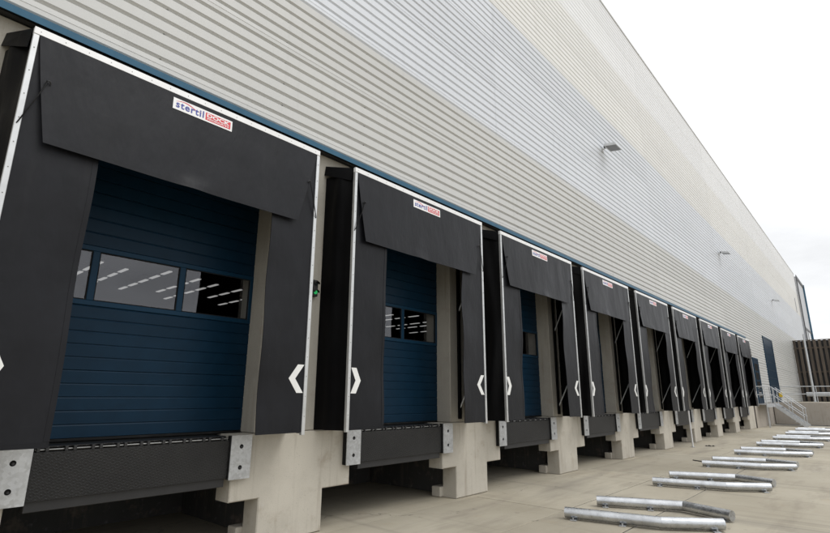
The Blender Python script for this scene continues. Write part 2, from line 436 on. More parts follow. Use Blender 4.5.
# fixings on the lower bands, where they can still be made out
for xs in [1.25+1.65*k+(0.05 if k % 2 else 0) for k in range(-2, 20)]:
    for k in range(0, 34):
        zz = Z0+k*RP+0.010
        if (k+int(xs)) % 2: continue
        screws.box(xs-0.010, xs+0.010, RD-0.009, RD+0.002, zz-0.003, zz+0.013)
o = put('fixings', screws.mesh('fixings', 'screw'), wh, (0, 0, 0)); struct(o, 'stuff')
# lower cladding beyond the docks
me = clad_mesh(8, SL+0.05, 'clad1')
for r_, n in enumerate((8, 8, 7)):
    zz = Z0-(8, 16, 23)[r_]*RP
    for a, b in ((XE+0.1, 43.9), (43.9, 55.2), (55.2, 66.5), (66.5, XF)):
        put('cladding_sheet', clad_mesh(n, b-a+0.03, 'clad1'), wh, (a, 0.002, zz))
ZL = Z0-23*RP
# shell behind the cladding, roof, far walls
wb(MB().box(X0, XF, YC+RD+0.016, YW-0.03, Z0-0.02, ZR), 'wall_core', 'interior')
wb(MB().box(X0, XF, YC+RD+0.02, 62, ZR-0.3, ZR), 'roof', 'roofing')
wb(MB().box(X0, X0+0.2, YW+0.01, 62, 0, ZR-0.31), 'end_wall', 'interior')
wb(MB().box(XF-0.2, XF, YW+0.01, 62, 0, ZR-0.31), 'end_wall', 'interior')
wb(MB().box(X0+0.21, XF-0.21, 61.8, 62, 0, ZR-0.31), 'back_wall', 'interior')
wb(MB().box(X0+0.21, XF-0.21, 0.95, 61.79, 1.02, ZB-0.012), 'floor_slab', 'pit_shade')
wb(MB().box(X0+0.21, XE, 3.0, 3.2, 0.0, 1.015), 'pit_wall', 'pit_shade')
# parapet cap and blue drip flashing
wb(MB().box(X0, XF, YC-0.03, YC+0.25, ZR+0.012, ZR+0.10), 'parapet_cap', 'zinc_paint')
fl = MB().prism([(YC-0.035, 5.372), (YC-0.035, 5.450), (YC+0.05, 5.472), (YC+0.05, 5.455), (YC-0.027, 5.440), (YC-0.027, 5.372)], 'x', X0, XE+0.1)
wb(fl, 'drip_flashing', 'blue_trim')
wb(MB().box(X0, XE, YC+0.03, YW-0.005, 5.385, 5.43), 'flashing_shadow', 'black_steel')  # black strip standing in for the shadow in the gap below the flashing
wb(MB().box(XE+0.0, XE+0.12, YC-0.02, YC+0.10, ZL, 5.37), 'corner_trim', 'zinc_paint')
# concrete wall between and above the doors
HO = 1.31; ZH = 4.55
edges = []
for k in range(-3, ND):
    c = CW+PITCHX*k; edges.append((c-HO, c+HO))
prev = X0
for a, b in edges:
    wb(MB().box(prev, a, YW, 1.12, ZB+0.003, 5.384, 0.012), 'concrete_column', 'wallcast')
    wb(MB().box(a+0.002, b-0.002, YW+0.004, 1.10, ZH, 5.38, 0.01), 'lintel', 'wallcast')
    prev = b
wb(MB().box(prev, XE, YW, 1.12, ZB+0.003, 5.384, 0.012), 'concrete_column', 'wallcast')
for k in (-3, -2, -1):      # bays outside the picture are shut
    a, b = edges[k+3]; wb(MB().box(a+0.002, b-0.002, YD, YD+0.1, ZB, ZH-0.003), 'blank_panel', 'blue_door')
wb(MB().box(XE+0.002, XF, YC+RD+0.016, YW+0.35, 0, Z0-0.03), 'wall_core', 'interior')
wb(MB().box(XE-0.002, XF, YC+0.03, YC+RD+0.015, 0.0, ZL-0.004), 'plinth', 'retaining')
# grille vent and end bay
wb(MB().box(73.2, 73.6, YC-0.04, YC-0.004, 11.5, 13.2), 'louvre', 'grey_panel')
eb = MB().box(XF+0.01, XF+8.5, YC-0.15, 40, 0, ZR-0.25)
wb(eb, 'end_bay', 'grey_panel')
wb(MB().box(XF+0.005, XF+0.5, YC-0.22, YC-0.155, 1.4, ZR-0.05), 'corner_trim', 'dark_steel')
wb(MB().box(XF+7.9, XF+8.55, YC-0.30, YC-0.155, 1.4, ZR-0.05), 'corner_trim', 'blue_trim')
wb(MB().box(XF+0.51, XF+7.89, YC-0.22, YC-0.155, ZR-0.5, ZR-0.05), 'head_trim', 'dark_steel')
wb(MB().box(XF+0.51, XF+7.89, YC-0.20, YC-0.155, 10.0, 10.3), 'transom', 'dark_steel')
wb(MB().box(XF+3.2, XF+7.8, YC-0.19, YC-0.155, 2.0, 9.95), 'window', 'dark_glass')
wb(MB().box(XF-4.0, XF-0.05, YC+0.3, 6, ZR+0.001, ZR+0.62), 'roof_upstand', 'zinc_paint')

# far doors in the cladding
def far_door(x0, x1, z0, z1, label, lights):
    d = thing('roller_door' if not lights else 'personnel_door', ((x0+x1)/2, YC, z0), label, 'door')
    w = (x1-x0)/2; h = z1-z0
    b = MB(); b.box(-w, -w+0.09, -0.05, 0.02, 0, h); b.box(w-0.09, w, -0.05, 0.02, 0, h); b.box(-w+0.09, w-0.09, -0.05, 0.02, h-0.1, h)
    b.build('frame', 'blue_frame', d)
    if lights:
        MB().box(-w+0.092, w-0.092, -0.03, 0.0, 0.0, h-0.102).build('leaf', 'blue_door', d)
        for k in range(4):
            zz = 0.35+k*(h-0.6)/4
            MB().box(-w+0.35, w-0.35, -0.036, -0.0301, zz, zz+(h-0.6)/4-0.12).build('pane', 'dark_glass', d)
        MB().tube([(w-0.25, -0.03, 1.0), (w-0.25, -0.08, 1.0), (w-0.4, -0.08, 1.0)], 0.012, 6).build('handle', 'galv_rail', d)
    else:
        n = 8
        for k in range(n):
            MB().box(-w+0.092, w-0.092, -0.025, 0.0, k*(h-0.1)/n+0.006, (k+1)*(h-0.1)/n-0.006, 0.004).build('section', 'blue_door', d)
    return d
far_door(43.9, 48.2, 1.46, 6.15, 'tall blue level access door beyond the last dock', False)
far_door(38.3, 40.2, 1.42, 4.28, 'narrow blue glazed door behind the steel stair landing', True)

# ------------------------------------------------------------------ precast piers under the dock edge
def pier_outline(last):
    bx0, bx1 = -0.93, (0.93 if not last else 1.375)
    sx0, sx1 = -0.535, (0.45 if not last else 1.375)
    return [(sx0, 0.002), (sx1, 0.002), (sx1, 0.53), (bx1, 0.53), (bx1, ZB), (bx0, ZB), (bx0, 0.53), (sx0, 0.53)]
def cham(poly, c=0.012):
    out = []; n = len(poly)
    for i in range(n):
        p = Vector(poly[i]); a = Vector(poly[i-1]); b = Vector(poly[(i+1) % n])
        out += [tuple(p+(a-p).normalized()*c), tuple(p+(b-p).normalized()*c)]
    return out
def pier_mesh(last):
    b = MB(); pl = pier_outline(last); n = len(pl)
    # chamfered front arris: small inset ring
    c = Vector((0, 0.7)); ins = []
    for i in range(n):
        p = Vector(pl[i]); e1 = (Vector(pl[i])-Vector(pl[i-1])).normalized(); e2 = (Vector(pl[(i+1) % n])-p).normalized()
        n1 = Vector((-e1.y, e1.x)); n2 = Vector((-e2.y, e2.x)); ins.append(p+0.012*(n1+n2))
    y0, y1 = 0.515, 0.82
    V = [(p[0], y0, p[1]) for p in ins]+[(p[0], y0+0.012, p[1]) for p in pl]+[(p[0], y1, p[1]) for p in pl]
    F = [tuple(range(n)), tuple(range(3*n-1, 2*n-1, -1))]
    for k in (0, 1): F += [(k*n+i, (k+1)*n+i, (k+1)*n+(i+1) % n, k*n+(i+1) % n) for i in range(n)]
    b.add(V, F); return b.mesh('pier_panel', 'precast')
pm, pml = pier_mesh(False), pier_mesh(True)
foot = MB().box(-0.62, 0.5, 0.823, 1.02, 0.0, 0.17, 0.01).mesh('footing', 'precast')
walls = MB().box(-0.30, 0.30, 1.0, 2.95, 0.0, 1.01).mesh('bearing_wall', 'pit_shade')
seat = MB().box(-0.92, 0.92, 0.822, 0.948, ZB-0.30, ZB-0.002).mesh('ledge', 'precast')
for k in range(ND+1):
    c = CW+PITCHX*k-2.0
    where = ('cut by the left frame edge, left of the first dock' if k == 0 else
             'at the right end of the dock wall, beside the steel stair' if k == ND else
             'between the %s and %s docks from the left' % (ORD[k-1], ORD[k]))
    t = thing('dock_pier', (c-0.035, 0, 0), 'T-shaped beige concrete pier '+where, 'pier', 'concrete piers under the dock edge')
    put('pier_panel', pml if k == ND else pm, t)
    put('footing', foot, t); put('bearing_wall', walls, t); put('ledge', seat, t)

# ------------------------------------------------------------------ dock doors, levellers, bumpers
def build_door():
    d = thing('dock_door', (0, YD, ZB), 'x', 'door', 'blue sectional dock doors')
    w = 1.42
    zs = [0.03, 0.71, 1.39, 2.05, 2.67, 3.30]
    for i, (a, b) in enumerate(zip(zs, zs[1:])):
        if i == 2: continue
        n = 5 if b-a > 0.65 else 4
        mb = MB(); pr = []
        h = (b-a)/n
        for k in range(n):
            z_ = a+k*h
            pr += [(0.009, z_+0.001), (0.0, z_+0.004), (0.0, z_+h-0.016), (0.009, z_+h-0.003)]
        pr += [(0.009, b-0.001), (0.045, b-0.001), (0.045, a+0.001)]
        mb.prism(pr, 'x', -w, w); mb.build('door_section', 'blue_door', d)
    # glazed section
    a, b = zs[2]+0.002, zs[3]-0.002
    panes = [(-1.38, -0.655), (-0.585, 0.305), (0.375, 1.265)]
    xs = [-w]+[v for p in panes for v in p]+[w]
    fb = MB(); fb.box(-w, w, -0.006, 0.045, a, a+0.055, 0.004); fb.box(-w, w, -0.006, 0.045, b-0.055, b, 0.004)
    for i in range(0, len(xs), 2): fb.box(xs[i], xs[i+1], -0.0055, 0.045, a+0.0555, b-0.0555, 0.004)
    f = fb.build('window_frame', 'blue_frame', d)
    for p in panes:
        MB().box(p[0]-0.0, p[1]+0.0, 0.012, 0.016, a+0.052, b-0.052).build('pane', 'glass', f)
        gk = MB()
        for q0, q1, r0, r1 in ((p[0], p[1], a+0.0555, a+0.066), (p[0], p[1], b-0.066, b-0.0555), (p[0], p[0]+0.01, a+0.066, b-0.066), (p[1]-0.01, p[1], a+0.066, b-0.066)):
            gk.box(q0, q1, 0.0, 0.0118, r0, r1)
        gk.build('gasket', 'rubber', f)
    MB().box(-w, w, -0.004, 0.04, 0.0, 0.028, 0.004).build('bottom_seal', 'rubber', d)
    return d
def build_leveller():
    t = thing('dock_leveller', (0, 0.47, 0), 'x', 'dock leveller', 'black dock levellers')
    w = 0.965
    MB().box(-w, w, -0.005, 0.028, 0.815, 1.235, 0.003).build('lip', 'tread_plate', t)
    MB().box(-w+0.01, w-0.01, 0.03, 0.16, 0.72, 0.90, 0.004).build('front_beam', 'black_steel', t)
    MB().box(-w+0.02, w-0.02, 0.055, 0.50, ZB-0.022, ZB-0.008, 0.002).build('deck', 'tread_plate', t)
    MB().tube([(-w+0.02, 0.025, 1.252), (w-0.02, 0.025, 1.252)], 0.008, 8).build('hinge_rod', 'worn_steel', t)
    x = -w+0.04
    lug = MB().box(-0.014, 0.014, -0.004, 0.055, 1.236, 1.279, 0.003).mesh('hinge_lug', 'black_steel')
    i = 0
    while x < w-0.03:
        put('hinge_lug', lug, t, (x, 0, 0)); x += 0.07 if i % 2 == 0 else 0.155; i += 1
    for sx in (-1, 1):
        MB().box(sx*(w-0.28)-0.04, sx*(w-0.28)+0.04, 0.16, 0.9, 0.78, 0.88).build('frame_arm', 'black_steel', t)
        MB().box(sx*(w-0.03)-0.02, sx*(w-0.03)+0.02, 0.055, 0.46, 0.95, ZB-0.024).build('side_skirt', 'black_steel', t)
    MB().box(-w, w, 0.50, 0.545, 0.75, ZB-0.026).build('rear_frame', 'black_steel', t)
    return t
def build_bumper():
    t = thing('dock_bumper', (0, 0, 0), 'x', 'bumper', 'bumpers with galvanised plates')
    w = 0.135
    MB().box(-w-0.006, w+0.006, 0.442, 0.5135, 0.80, 1.285, 0.006).build('rubber_block', 'rubber', t)
    # galvanised face plate with two real holes
    b = MB(); hz = (0.925, 1.160); hr = 0.026; n = 12
    y = 0.430; ty = 0.4415
    zc = [0.795, (hz[0]+hz[1])/2, 1.289]
    for k in (0, 1):
        za, zb = zc[k], zc[k+1]; cz = hz[k]
        sq = []
        for i in range(n):
            a = 2*math.pi*(i+0.5)/n; dx, dz = math.cos(a), math.sin(a)
            s_ = min((w/abs(dx)) if dx else 9, ((zb-cz)/dz) if dz > 0 else ((za-cz)/dz) if dz < 0 else 9)
            sq.append((dx*s_, cz+dz*s_))
        hole = [(hr*math.cos(2*math.pi*(i+0.5)/n), cz+hr*math.sin(2*math.pi*(i+0.5)/n)) for i in range(n)]
        # exact corners
        cor = [(w, zb), (-w, zb), (-w, za), (w, za)]
        V = [(p[0], y, p[1]) for p in hole]+[(p[0], y, p[1]) for p in sq]+[(p[0], ty, p[1]) for p in hole]+[(p[0], y, p[1]) for p in cor]
        F = []
        def side(p):
            if abs(p[0]-w) < 1e-6: return 0
            if abs(p[1]-zb) < 1e-6: return 1
            if abs(p[0]+w) < 1e-6: return 2
            return 3
        for i in range(n):
            j = (i+1) % n
            F.append((i, n+i, n+j, j)); F.append((i, j, 2*n+j, 2*n+i))
            s1, s2 = side(sq[i]), side(sq[j])
            if s1 != s2: F.append((n+i, 3*n+{(0, 1): 0, (1, 2): 1, (2, 3): 2, (3, 0): 3}[(s1, s2)], n+j))
        b.add(V, F)
    b.add([(-w, y, zc[0]), (w, y, zc[0]), (w, y, zc[2]), (-w, y, zc[2]), (-w, ty, zc[0]), (w, ty, zc[0]), (w, ty, zc[2]), (-w, ty, zc[2])],
          [(0, 4, 5, 1), (1, 5, 6, 2), (2, 6, 7, 3), (3, 7, 4, 0)])
    b.build('face_plate', 'galv', t)
    for cz in hz:
        MB().tube([(0.004, 0.441, cz-0.006), (0.004, 0.434, cz-0.006)], 0.012, 6).build('bolt', 'dark_steel', t)
    return t
door0 = build_door(); lev0 = build_leveller(); bump0 = build_bumper()
for k in range(ND):
    c = CW+PITCHX*k
    d = door0 if k == 0 else copy_tree(door0); d.location.x = c
    d['label'] = 'blue sectional door with a row of windows, in the %s dock from the left' % ORD[k]
    l_ = lev0 if k == 0 else copy_tree(lev0); l_.location.x = c-0.01
    l_['label'] = 'black dock leveller with tread plate lip, in the %s dock from the left' % ORD[k]
    for s_, nm in ((-1.115, 'left'), (1.095, 'right')):
        b_ = bump0 if (k == 0 and nm == 'left') else copy_tree(bump0); b_.location.x = c+s_
        b_['label'] = 'galvanised bumper plate on the %s side of the %s dock from the left' % (nm, ORD[k])

# ------------------------------------------------------------------ dock shelters
def text_mesh(body, size, mat, bold=0.0, sx=1.0):
    cu_ = bpy.data.curves.new('lettering', 'FONT'); cu_.body = body; cu_.size = size; cu_.offset = bold; cu_.space_character = sx; cu_.resolution_u = 3
    ob = bpy.data.objects.new('tmp_lettering', cu_); COL.objects.link(ob)
    dg = bpy.context.evaluated_depsgraph_get(); me = bpy.data.meshes.new_from_object(ob.evaluated_get(dg))
    bpy.data.objects.remove(ob); bpy.data.curves.remove(cu_)
    xs = [v.co.x for v in me.vertices]; x0 = min(xs); x1 = max(xs)
    me.materials.clear(); me.materials.append(MATS[mat]); me.name = 'lettering'
    return me, x0, x1
def flap_y(z_): 
    s_ = max(0.0, (ZT-0.06-z_)/1.05); return -0.020-0.050*s_**1.2
def map_text(me, x0, x1, X0_, X1_, zb, lift):
    k = (X1_-X0_)/(x1-x0)
    for v in me.vertices:
        v.co = ((v.co.x-x0)*k+X0_, flap_y(zb+v.co.y)-lift, zb+v.co.y)
    me.update(); return me
def flat(poly, lift, mat, name, lo=0.0):
    """thin printed film lying on the head flap"""
    b = MB(); n = len(poly)
    V = [(p[0], flap_y(p[1])-lift, p[1]) for p in poly]+[(p[0], flap_y(p[1])-lo, p[1]) for p in poly]
    b.add(V, [tuple(range(n)), tuple(range(2*n-1, n-1, -1))]+[(i, i+n, (i+1) % n+n, (i+1) % n) for i in range(n)])
    return b.mesh(name, mat)
SX0, SX1, SZ0, SZ1 = 1.285, 1.990, 4.822, 4.958
def rect(a, b, c, d): return [(a, c), (b, c), (b, d), (a, d)]
m_plate = flat(rect(SX0, SX1, SZ0, SZ1), 0.005, 'sign_white', 'sign_plate', -0.001)
m_red = flat(rect(SX0+0.372, SX1-0.022, SZ0+0.020, SZ1-0.022), 0.0062, 'sign_red', 'red_field', 0.004)
arc = []
for i in range(13):
    u_ = i/12; arc.append((SX0+0.03+0.30*u_, SZ1-0.052+0.040*math.sin(math.pi*min(1, u_*1.15+0.12))))
arc += [(p[0], p[1]-0.010*(1-abs(2*i/12-1))-0.003) for i, p in reversed(list(enumerate(arc)))]
m_arc = flat(arc, 0.0060, 'sign_red', 'swoosh', 0.004)
t1, a_, b_ = text_mesh('stertil', 0.118, 'sign_blue', 0.0026, 1.15); m_t1 = map_text(t1, a_, b_, SX0+0.032, SX0+0.352, SZ0+0.030, 0.0072)
t2, a_, b_ = text_mesh('DOCK', 0.062, 'sign_white', 0.002); m_t2 = map_text(t2, a_, b_, SX0+0.388, SX1-0.036, SZ0+0.062, 0.0074)
t3, a_, b_ = text_mesh('PRODUCTS', 0.030, 'sign_white', 0.0006); m_t3 = map_text(t3, a_, b_, SX0+0.394, SX1-0.042, SZ0+0.030, 0.0074)
for q in (m_t1, m_t2, m_t3): q.name = 'lettering'

m_top = MB().box(-0.012, W+0.012, -0.022, 0.03, ZT-0.070, ZT+0.004, 0.004).mesh('top_rail', 'alu')
m_sl = MB().box(-0.012, 0.036, -0.020, 0.03, ZB-0.005, ZT-0.072, 0.004).mesh('side_rail', 'alu_side')
m_sr = MB().box(W-0.036, W+0.012, -0.020, 0.03, ZB-0.005, ZT-0.072, 0.004).mesh('side_rail', 'alu_side')
rv = MB()
for i in range(17): rv.box(0.04+i*0.2-0.0035, 0.04+i*0.2+0.0035, -0.0245, -0.0225, ZT-0.039, ZT-0.032)
m_rv = rv.mesh('rivets', 'screw')
rv = MB()
for x_ in (0.012, W-0.012):
    for i in range(15): rv.box(x_-0.004, x_+0.004, -0.0235, -0.0205, 1.5+i*0.24, 1.508+i*0.24)
m_rv2 = rv.mesh('rivets', 'screw')
def chev(x0, x1, zc, h, flip):
    t_ = 0.095; w_ = x1-x0-t_
    a = [(0, h), (t_, h), (t_+w_, 0), (t_, -h), (0, -h), (w_, 0)]
    if flip: pts = [(x1-p[0], zc+p[1]) for p in a]
    else: pts = [(x0+p[0], zc+p[1]) for p in a]
    return pts
def noise1(seed):
    r2 = random.Random(seed); A = [(r2.uniform(0.4, 1), r2.uniform(0, 6.28), r2.uniform(0.6, 2.6)) for _ in range(4)]
    return lambda t_: sum(a*math.sin(f*t_*3.0+p) for a, p, f in A)/2.2
def lam(side, x, seed):   # y of a side flap
    pass
for k in range(ND):
    X = PITCHX*k
    lab = {0: 'nearest, largest black dock shelter, at the left edge', 8: 'farthest black dock shelter, last of the row before the stair'}.get(
        k, '%s black dock shelter from the left in the row of nine' % ORD[k])
    t = thing('dock_shelter', (X, 0, 0), lab, 'dock shelter', 'black dock shelters along the wall')
    put('top_rail', m_top, t); put('side_rail', m_sl, t); put('side_rail', m_sr, t); struct(put('rivets', m_rv, t), 'stuff'); struct(put('side_rivets', m_rv2, t), 'stuff')
    rr = random.Random(100+k)
    # side flaps
    for side in (-1, 1):
        nz = noise1(10*k+side+3); nx = noise1(50*k+side+5)
        bend = rr.uniform(0.2, 1.0)
        zbot = 1.312+rr.uniform(-0.008, 0.008)
        def fn(u, v, k=k, side=side, nz=nz, nx=nx, bend=bend, zbot=zbot):
            z_ = zbot+(ZT-0.075-zbot)*v
            wd = 0.635+(0.010 if k == 0 else 0.024)*nx(v*2.2)*(1-0.3*v)+0.012*bend*math.sin(3.0*v)
            e = (u if side < 0 else 1-u)       # 0 at the rail, 1 at the inner edge
            x_ = (0.034+wd*u) if side < 0 else (W-0.034-wd*(1-u))
            q_ = min(1, max(0, (1-v)/0.42)); q_ = q_*q_*(3-2*q_)
            y_ = -0.002+q_*(e*e*(0.022*nz(v*3)-0.014)+0.008*e*math.sin(v*9+side)*(1-v))
            return (x_, y_, z_)
        fl_ = MB().sheet(fn, 8, 26, 0.006).build('side_flap', 'fabric', t)
        MB().sheet(lambda u, v: tuple(Vector(fn(u, v*0.012))+Vector((0, -0.0035, -0.001))), 8, 1, 0.0033).build('hem', 'fabric', fl_)
        ie = (lambda u: 0.93+0.07*u) if side < 0 else (lambda u: 0.07*u)
        MB().sheet(lambda u, v: tuple(Vector(fn(ie(u), 0.014+v*0.98))+Vector((0, -0.0032, 0))), 1, 26, 0.0030).build('hem', 'fabric', fl_)
        # chevron follows its flap
        cx = 0.040 if k == 0 else rr.uniform(-0.004, 0.012)
        pts = chev(0.042+cx, 0.222+cx, 1.975 if k == 0 else 1.955, 0.172, False) if side < 0 else chev(W-0.262, W-0.042, 1.955, 0.172, True)
        def on(p, lift, fn=fn, side=side, zbot=zbot):
            v = (p[1]-zbot)/(ZT-0.075-zbot); w0 = 0.635
            u = (p[0]-0.034)/w0 if side < 0 else 1-(W-0.034-p[0])/w0
            q = fn(u, v); return (p[0], q[1]-lift, p[1])
        b = MB(); n = len(pts)
        b.add([on(p, 0.0045) for p in pts]+[on(p, -0.003) for p in pts], [(0, 1, 2, 5), (2, 3, 4, 5)]+[(i, i+n, (i+1) % n+n, (i+1) % n) for i in range(n)])
        b.build('chevron', 'white_mark', t)
    # head flap
    dx = rr.uniform(-0.015, 0.015); nh = noise1(900+k); dent = rr.uniform(0.35, 0.7)
    def fh(u, v, dx=dx, nh=nh, dent=dent):
        z_ = (ZT-0.055)-(ZT-0.055-3.955)*v
        il = 0.036+(0.165+dx)*v**1.1; ir = 0.036+(0.285+dx)*v**1.1
        x_ = il+(W-il-ir)*u
        near = math.exp(-((u-dent)/0.05)**2)*max(0, (v-0.86)/0.14)
        y_ = flap_y(z_)+0.012*nh(u*2.3)*v*v*0.6+0.006*nh(u*1.1+4)*v-0.022*near
        if v > 0.5: z_ -= 0.010*math.sin(math.pi*u)*(v-0.5)
        # keep the strip under the sign flat
        f0 = min(1, max(0, (v-0.28)/0.35)); f0 = f0*f0*(3-2*f0)
        y_ = flap_y(z_)+(y_-flap_y(z_))*f0
        return (x_, y_, z_)
    hf_ = MB().sheet(lambda u, v: fh(1-u, v), 36, 22, 0.006).build('head_flap', 'fabric', t)
    MB().sheet(lambda u, v: tuple(Vector(fh(1-u, 0.955+0.045*v))+Vector((0, -0.0035, -0.001))), 36, 1, 0.0033).build('hem', 'fabric', hf_)
    s_ = put('sign_plate', m_plate, t)
    put('red_field', m_red, s_); put('swoosh', m_arc, s_); put('lettering', m_t1, s_); put('lettering', m_t2, s_); put('lettering', m_t3, s_)
    # elastic cords with hooks
    for side in (-1, 1):
        q = (lambda x_: x_) if side < 0 else (lambda x_: W-x_)
        hx, hz = 0.155, 4.545; hy = flap_y(hz)-0.012
        MB().tube([(q(hx+0.012), hy+0.03, hz+0.012), (q(hx), hy-0.008, hz+0.004), (q(0.105), hy*0.75-0.02, 4.38), (q(0.012), -0.032, 4.105), (q(0.004), -0.024, 4.085)], 0.0062, 6).build('elastic_cord', 'rubber', t)
        MB().tube([(q(hx+0.03), hy+0.002, hz), (q(hx+0.018), hy-0.012, hz+0.022), (q(hx-0.004), hy-0.012, hz+0.018), (q(hx-0.01), hy-0.006, hz-0.006)], 0.0075, 6).build('hook', 'black_steel', t)
    # side covers, flared towards the wall, softly folded
    for side in (-1, 1):
        q = (lambda x_: x_) if side < 0 else (lambda x_: W-x_)
        ns = noise1(300+7*k+side)
        def fs(u, v, ns=ns, q=q):
            z_ = 1.30+(5.02-1.30)*v; y_ = 0.031+(YW-0.035)*u
            x_ = 0.002-0.125*u+0.030*math.sin(math.pi*u)*ns(v*2.5+u)+0.02*math.sin(u*9+2*ns(v))*math.sin(math.pi*u)
            return (q(x_), y_, z_)
        b = MB(); nu, nv = 9, 20
        b.grid(fs, nu, nv); b.grid(lambda u, v: tuple(Vector(fs(u, v))+Vector((0.006*(1 if side < 0 else -1), 0, 0))), nu, nv)
        b.build('side_cover', 'fabric_side', t)
    # roof cover with drop ends
    b = MB()
    b.add([(-0.02, 0.031, ZT-0.002), (W+0.02, 0.031, ZT-0.002), (W+0.14, YW-0.004, ZT+0.135), (-0.14, YW-0.004, ZT+0.135),
           (-0.02, 0.031, ZT-0.012), (W+0.02, 0.031, ZT-0.012), (W+0.14, YW-0.004, ZT+0.125), (-0.14, YW-0.004, ZT+0.125)],
          [(0, 1, 2, 3), (7, 6, 5, 4), (0, 4, 5, 1), (2, 6, 7, 3)])
    for side in (0, 1):
        q = (lambda x_: x_) if side == 0 else (lambda x_: W-x_)
        e = [(-0.022, 0.033, ZT-0.004), (-0.145, YW-0.006, ZT+0.133), (-0.165, YW-0.006, ZT-0.02), (-0.035, 0.05, ZT-0.20)]
        b.add([(q(p[0]), p[1], p[2]) for p in e]+[(q(p[0]+0.008), p[1], p[2]) for p in e],
              [(0, 1, 2, 3), (7, 6, 5, 4), (0, 4, 5, 1), (1, 5, 6, 2), (2, 6, 7, 3), (3, 7, 4, 0)])
    b.build('roof_cover', 'fabric_side', t)
    # spring arms between wall and front frame
    for side in (-1, 1):
        x_ = 0.10 if side < 0 else W-0.10
        for za, zb in ((1.50, 2.42), (3.30, 4.30)):
            MB().tube([(x_, YW-0.01, za), (x_, 0.04, zb)], 0.016, 7).build('spring_arm', 'galv_rail', t)
        MB().box(x_-0.03, x_+0.03, YW-0.05, YW-0.003, 1.35, 4.9).build('wall_profile', 'fabric_side', t)

# ------------------------------------------------------------------ signal lamps on the columns
for k in range(ND):
    t = thing('signal_lamp', (PITCHX*k+3.735, YW-0.002, 3.25), 'small black signal lamp with green light, right of the %s dock from the left' % ORD[k], 'signal lamp', 'green dock signals')
    MB().box(-0.045, 0.045, -0.07, 0, -0.12, 0.12, 0.008).build('housing', 'black_steel', t)
    MB().tube([(0, -0.069, -0.06), (0, -0.082, -0.06)], [0.030, 0.026], 14).build('green_lens', 'green_lens', t)
    MB().tube([(0, -0.069, 0.065), (0, -0.080, 0.065)], [0.030, 0.026], 14).build('red_lens', 'dark_glass', t)
    for zz in (-0.06, 0.065):
        b = MB(); n = 8
        ring = [(0.04*math.cos(math.pi*i/n), zz+0.04*math.sin(math.pi*i/n)) for i in range(n+1)]
        b.add([(p[0], -0.069, p[1]) for p in ring]+[(p[0], -0.12, p[1]-0.01) for p in ring], [(i, i+1, i+n+2, i+n+1) for i in range(n)])
        b.build('hood', 'black_steel', t)

# ------------------------------------------------------------------ floodlights high on the wall
fl_lab = ['nearest wall floodlight, on the pale blue-grey cladding band', 'middle wall floodlight of the three along the cladding', 'farthest wall floodlight, small, near the building end']
for k, x_ in enumerate((15.45, 32.7, 52.6)):
    t = thing('floodlight', (x_, YC, 9.95), fl_lab[k], 'floodlight', 'floodlights on the cladding')
    MB().box(-0.10, 0.10, -0.035, 0.0, -0.14, 0.14, 0.008).build('wall_plate', 'lamp_body', t)
    MB().tube([(0, -0.03, 0.02), (0, -0.36, 0.06)], 0.032, 8).build('arm', 'lamp_body', t)
    b = MB(); V = [(-0.40, -0.28, 0.12), (0.40, -0.28, 0.12), (0.40, -0.85, 0.02), (-0.40, -0.85, 0.02),
                   (-0.44, -0.26, -0.03), (0.44, -0.26, -0.03), (0.44, -0.92, -0.14), (-0.44, -0.92, -0.14)]
    b.add(V, [(0, 1, 2, 3), (7, 6, 5, 4), (0, 4, 5, 1), (1, 5, 6, 2), (2, 6, 7, 3), (3, 7, 4, 0)]); b.build('head', 'lamp_body', t)
    MB().add([(-0.38, -0.32, -0.043), (0.38, -0.32, -0.043), (0.38, -0.86, -0.134), (-0.38, -0.86, -0.134)], [(3, 2, 1, 0)]).build('lens', 'lamp_glass', t)
    MB().box(-0.06, 0.06, -0.22, -0.10, 0.06, 0.18, 0.01).build('sensor', 'black_steel', t)
    t.scale = (0.62, 0.62, 0.62)

# ------------------------------------------------------------------ lorry wheel guides on the yard
def guide(a, b, c, x_off, bend_lab):
    pass
near_first = ['nearest', 'second nearest', 'third nearest', 'fourth nearest', 'fifth nearest', 'sixth nearest', 'seventh nearest', 'farthest']
def guide_mesh(p0, p1, p2):
    r_ = 0.075; z_ = r_+0.016
    P0, P1, P2 = [Vector((p[0], p[1], z_)) for p in (p0, p1, p2)]
    d1 = (P1-P0).normalized(); d2 = (P2-P1).normalized(); mid = (d1+d2).normalized()
    n = 20
    def ring(p, d, nrm):
        a = Vector((-d.y, d.x, 0)); up = Vector((0, 0, 1)); out = []
        for k in range(n):
            q = p+r_*(math.cos(2*math.pi*k/n)*a+math.sin(2*math.pi*k/n)*up)
            out.append(q - d*((q-p).dot(nrm)/d.dot(nrm)))
        return out
    def seg(A, B, dA, nA, nB):
        b = MB(); ra, rb = ring(A, dA, nA), ring(B, dA, nB)
        b.add(ra+rb, [(k, k+n, (k+1) % n+n, (k+1) % n) for k in range(n)], True)
        b.add(ra+rb, [tuple(range(n)), tuple(range(2*n-1, n-1, -1))]); return b
    return seg(P0, P1, d1, d1, mid).mesh('straight_tube', 'galv_tube'), seg(P1+d2*0.001, P2, d2, mid, d2).mesh('flared_tube', 'galv_tube'), d1, d2
GA = guide_mesh((0.0, -1.58), (0.29, -2.84), (0.76, -3.50))
GB = guide_mesh((1.20, -1.56), (1.70, -2.76), (1.42, -3.48))
def foot_mesh():
    return MB().box(-0.115, 0.115, -0.045, 0.045, 0.003, 0.016, 0.002).mesh('base_plate', 'galv')
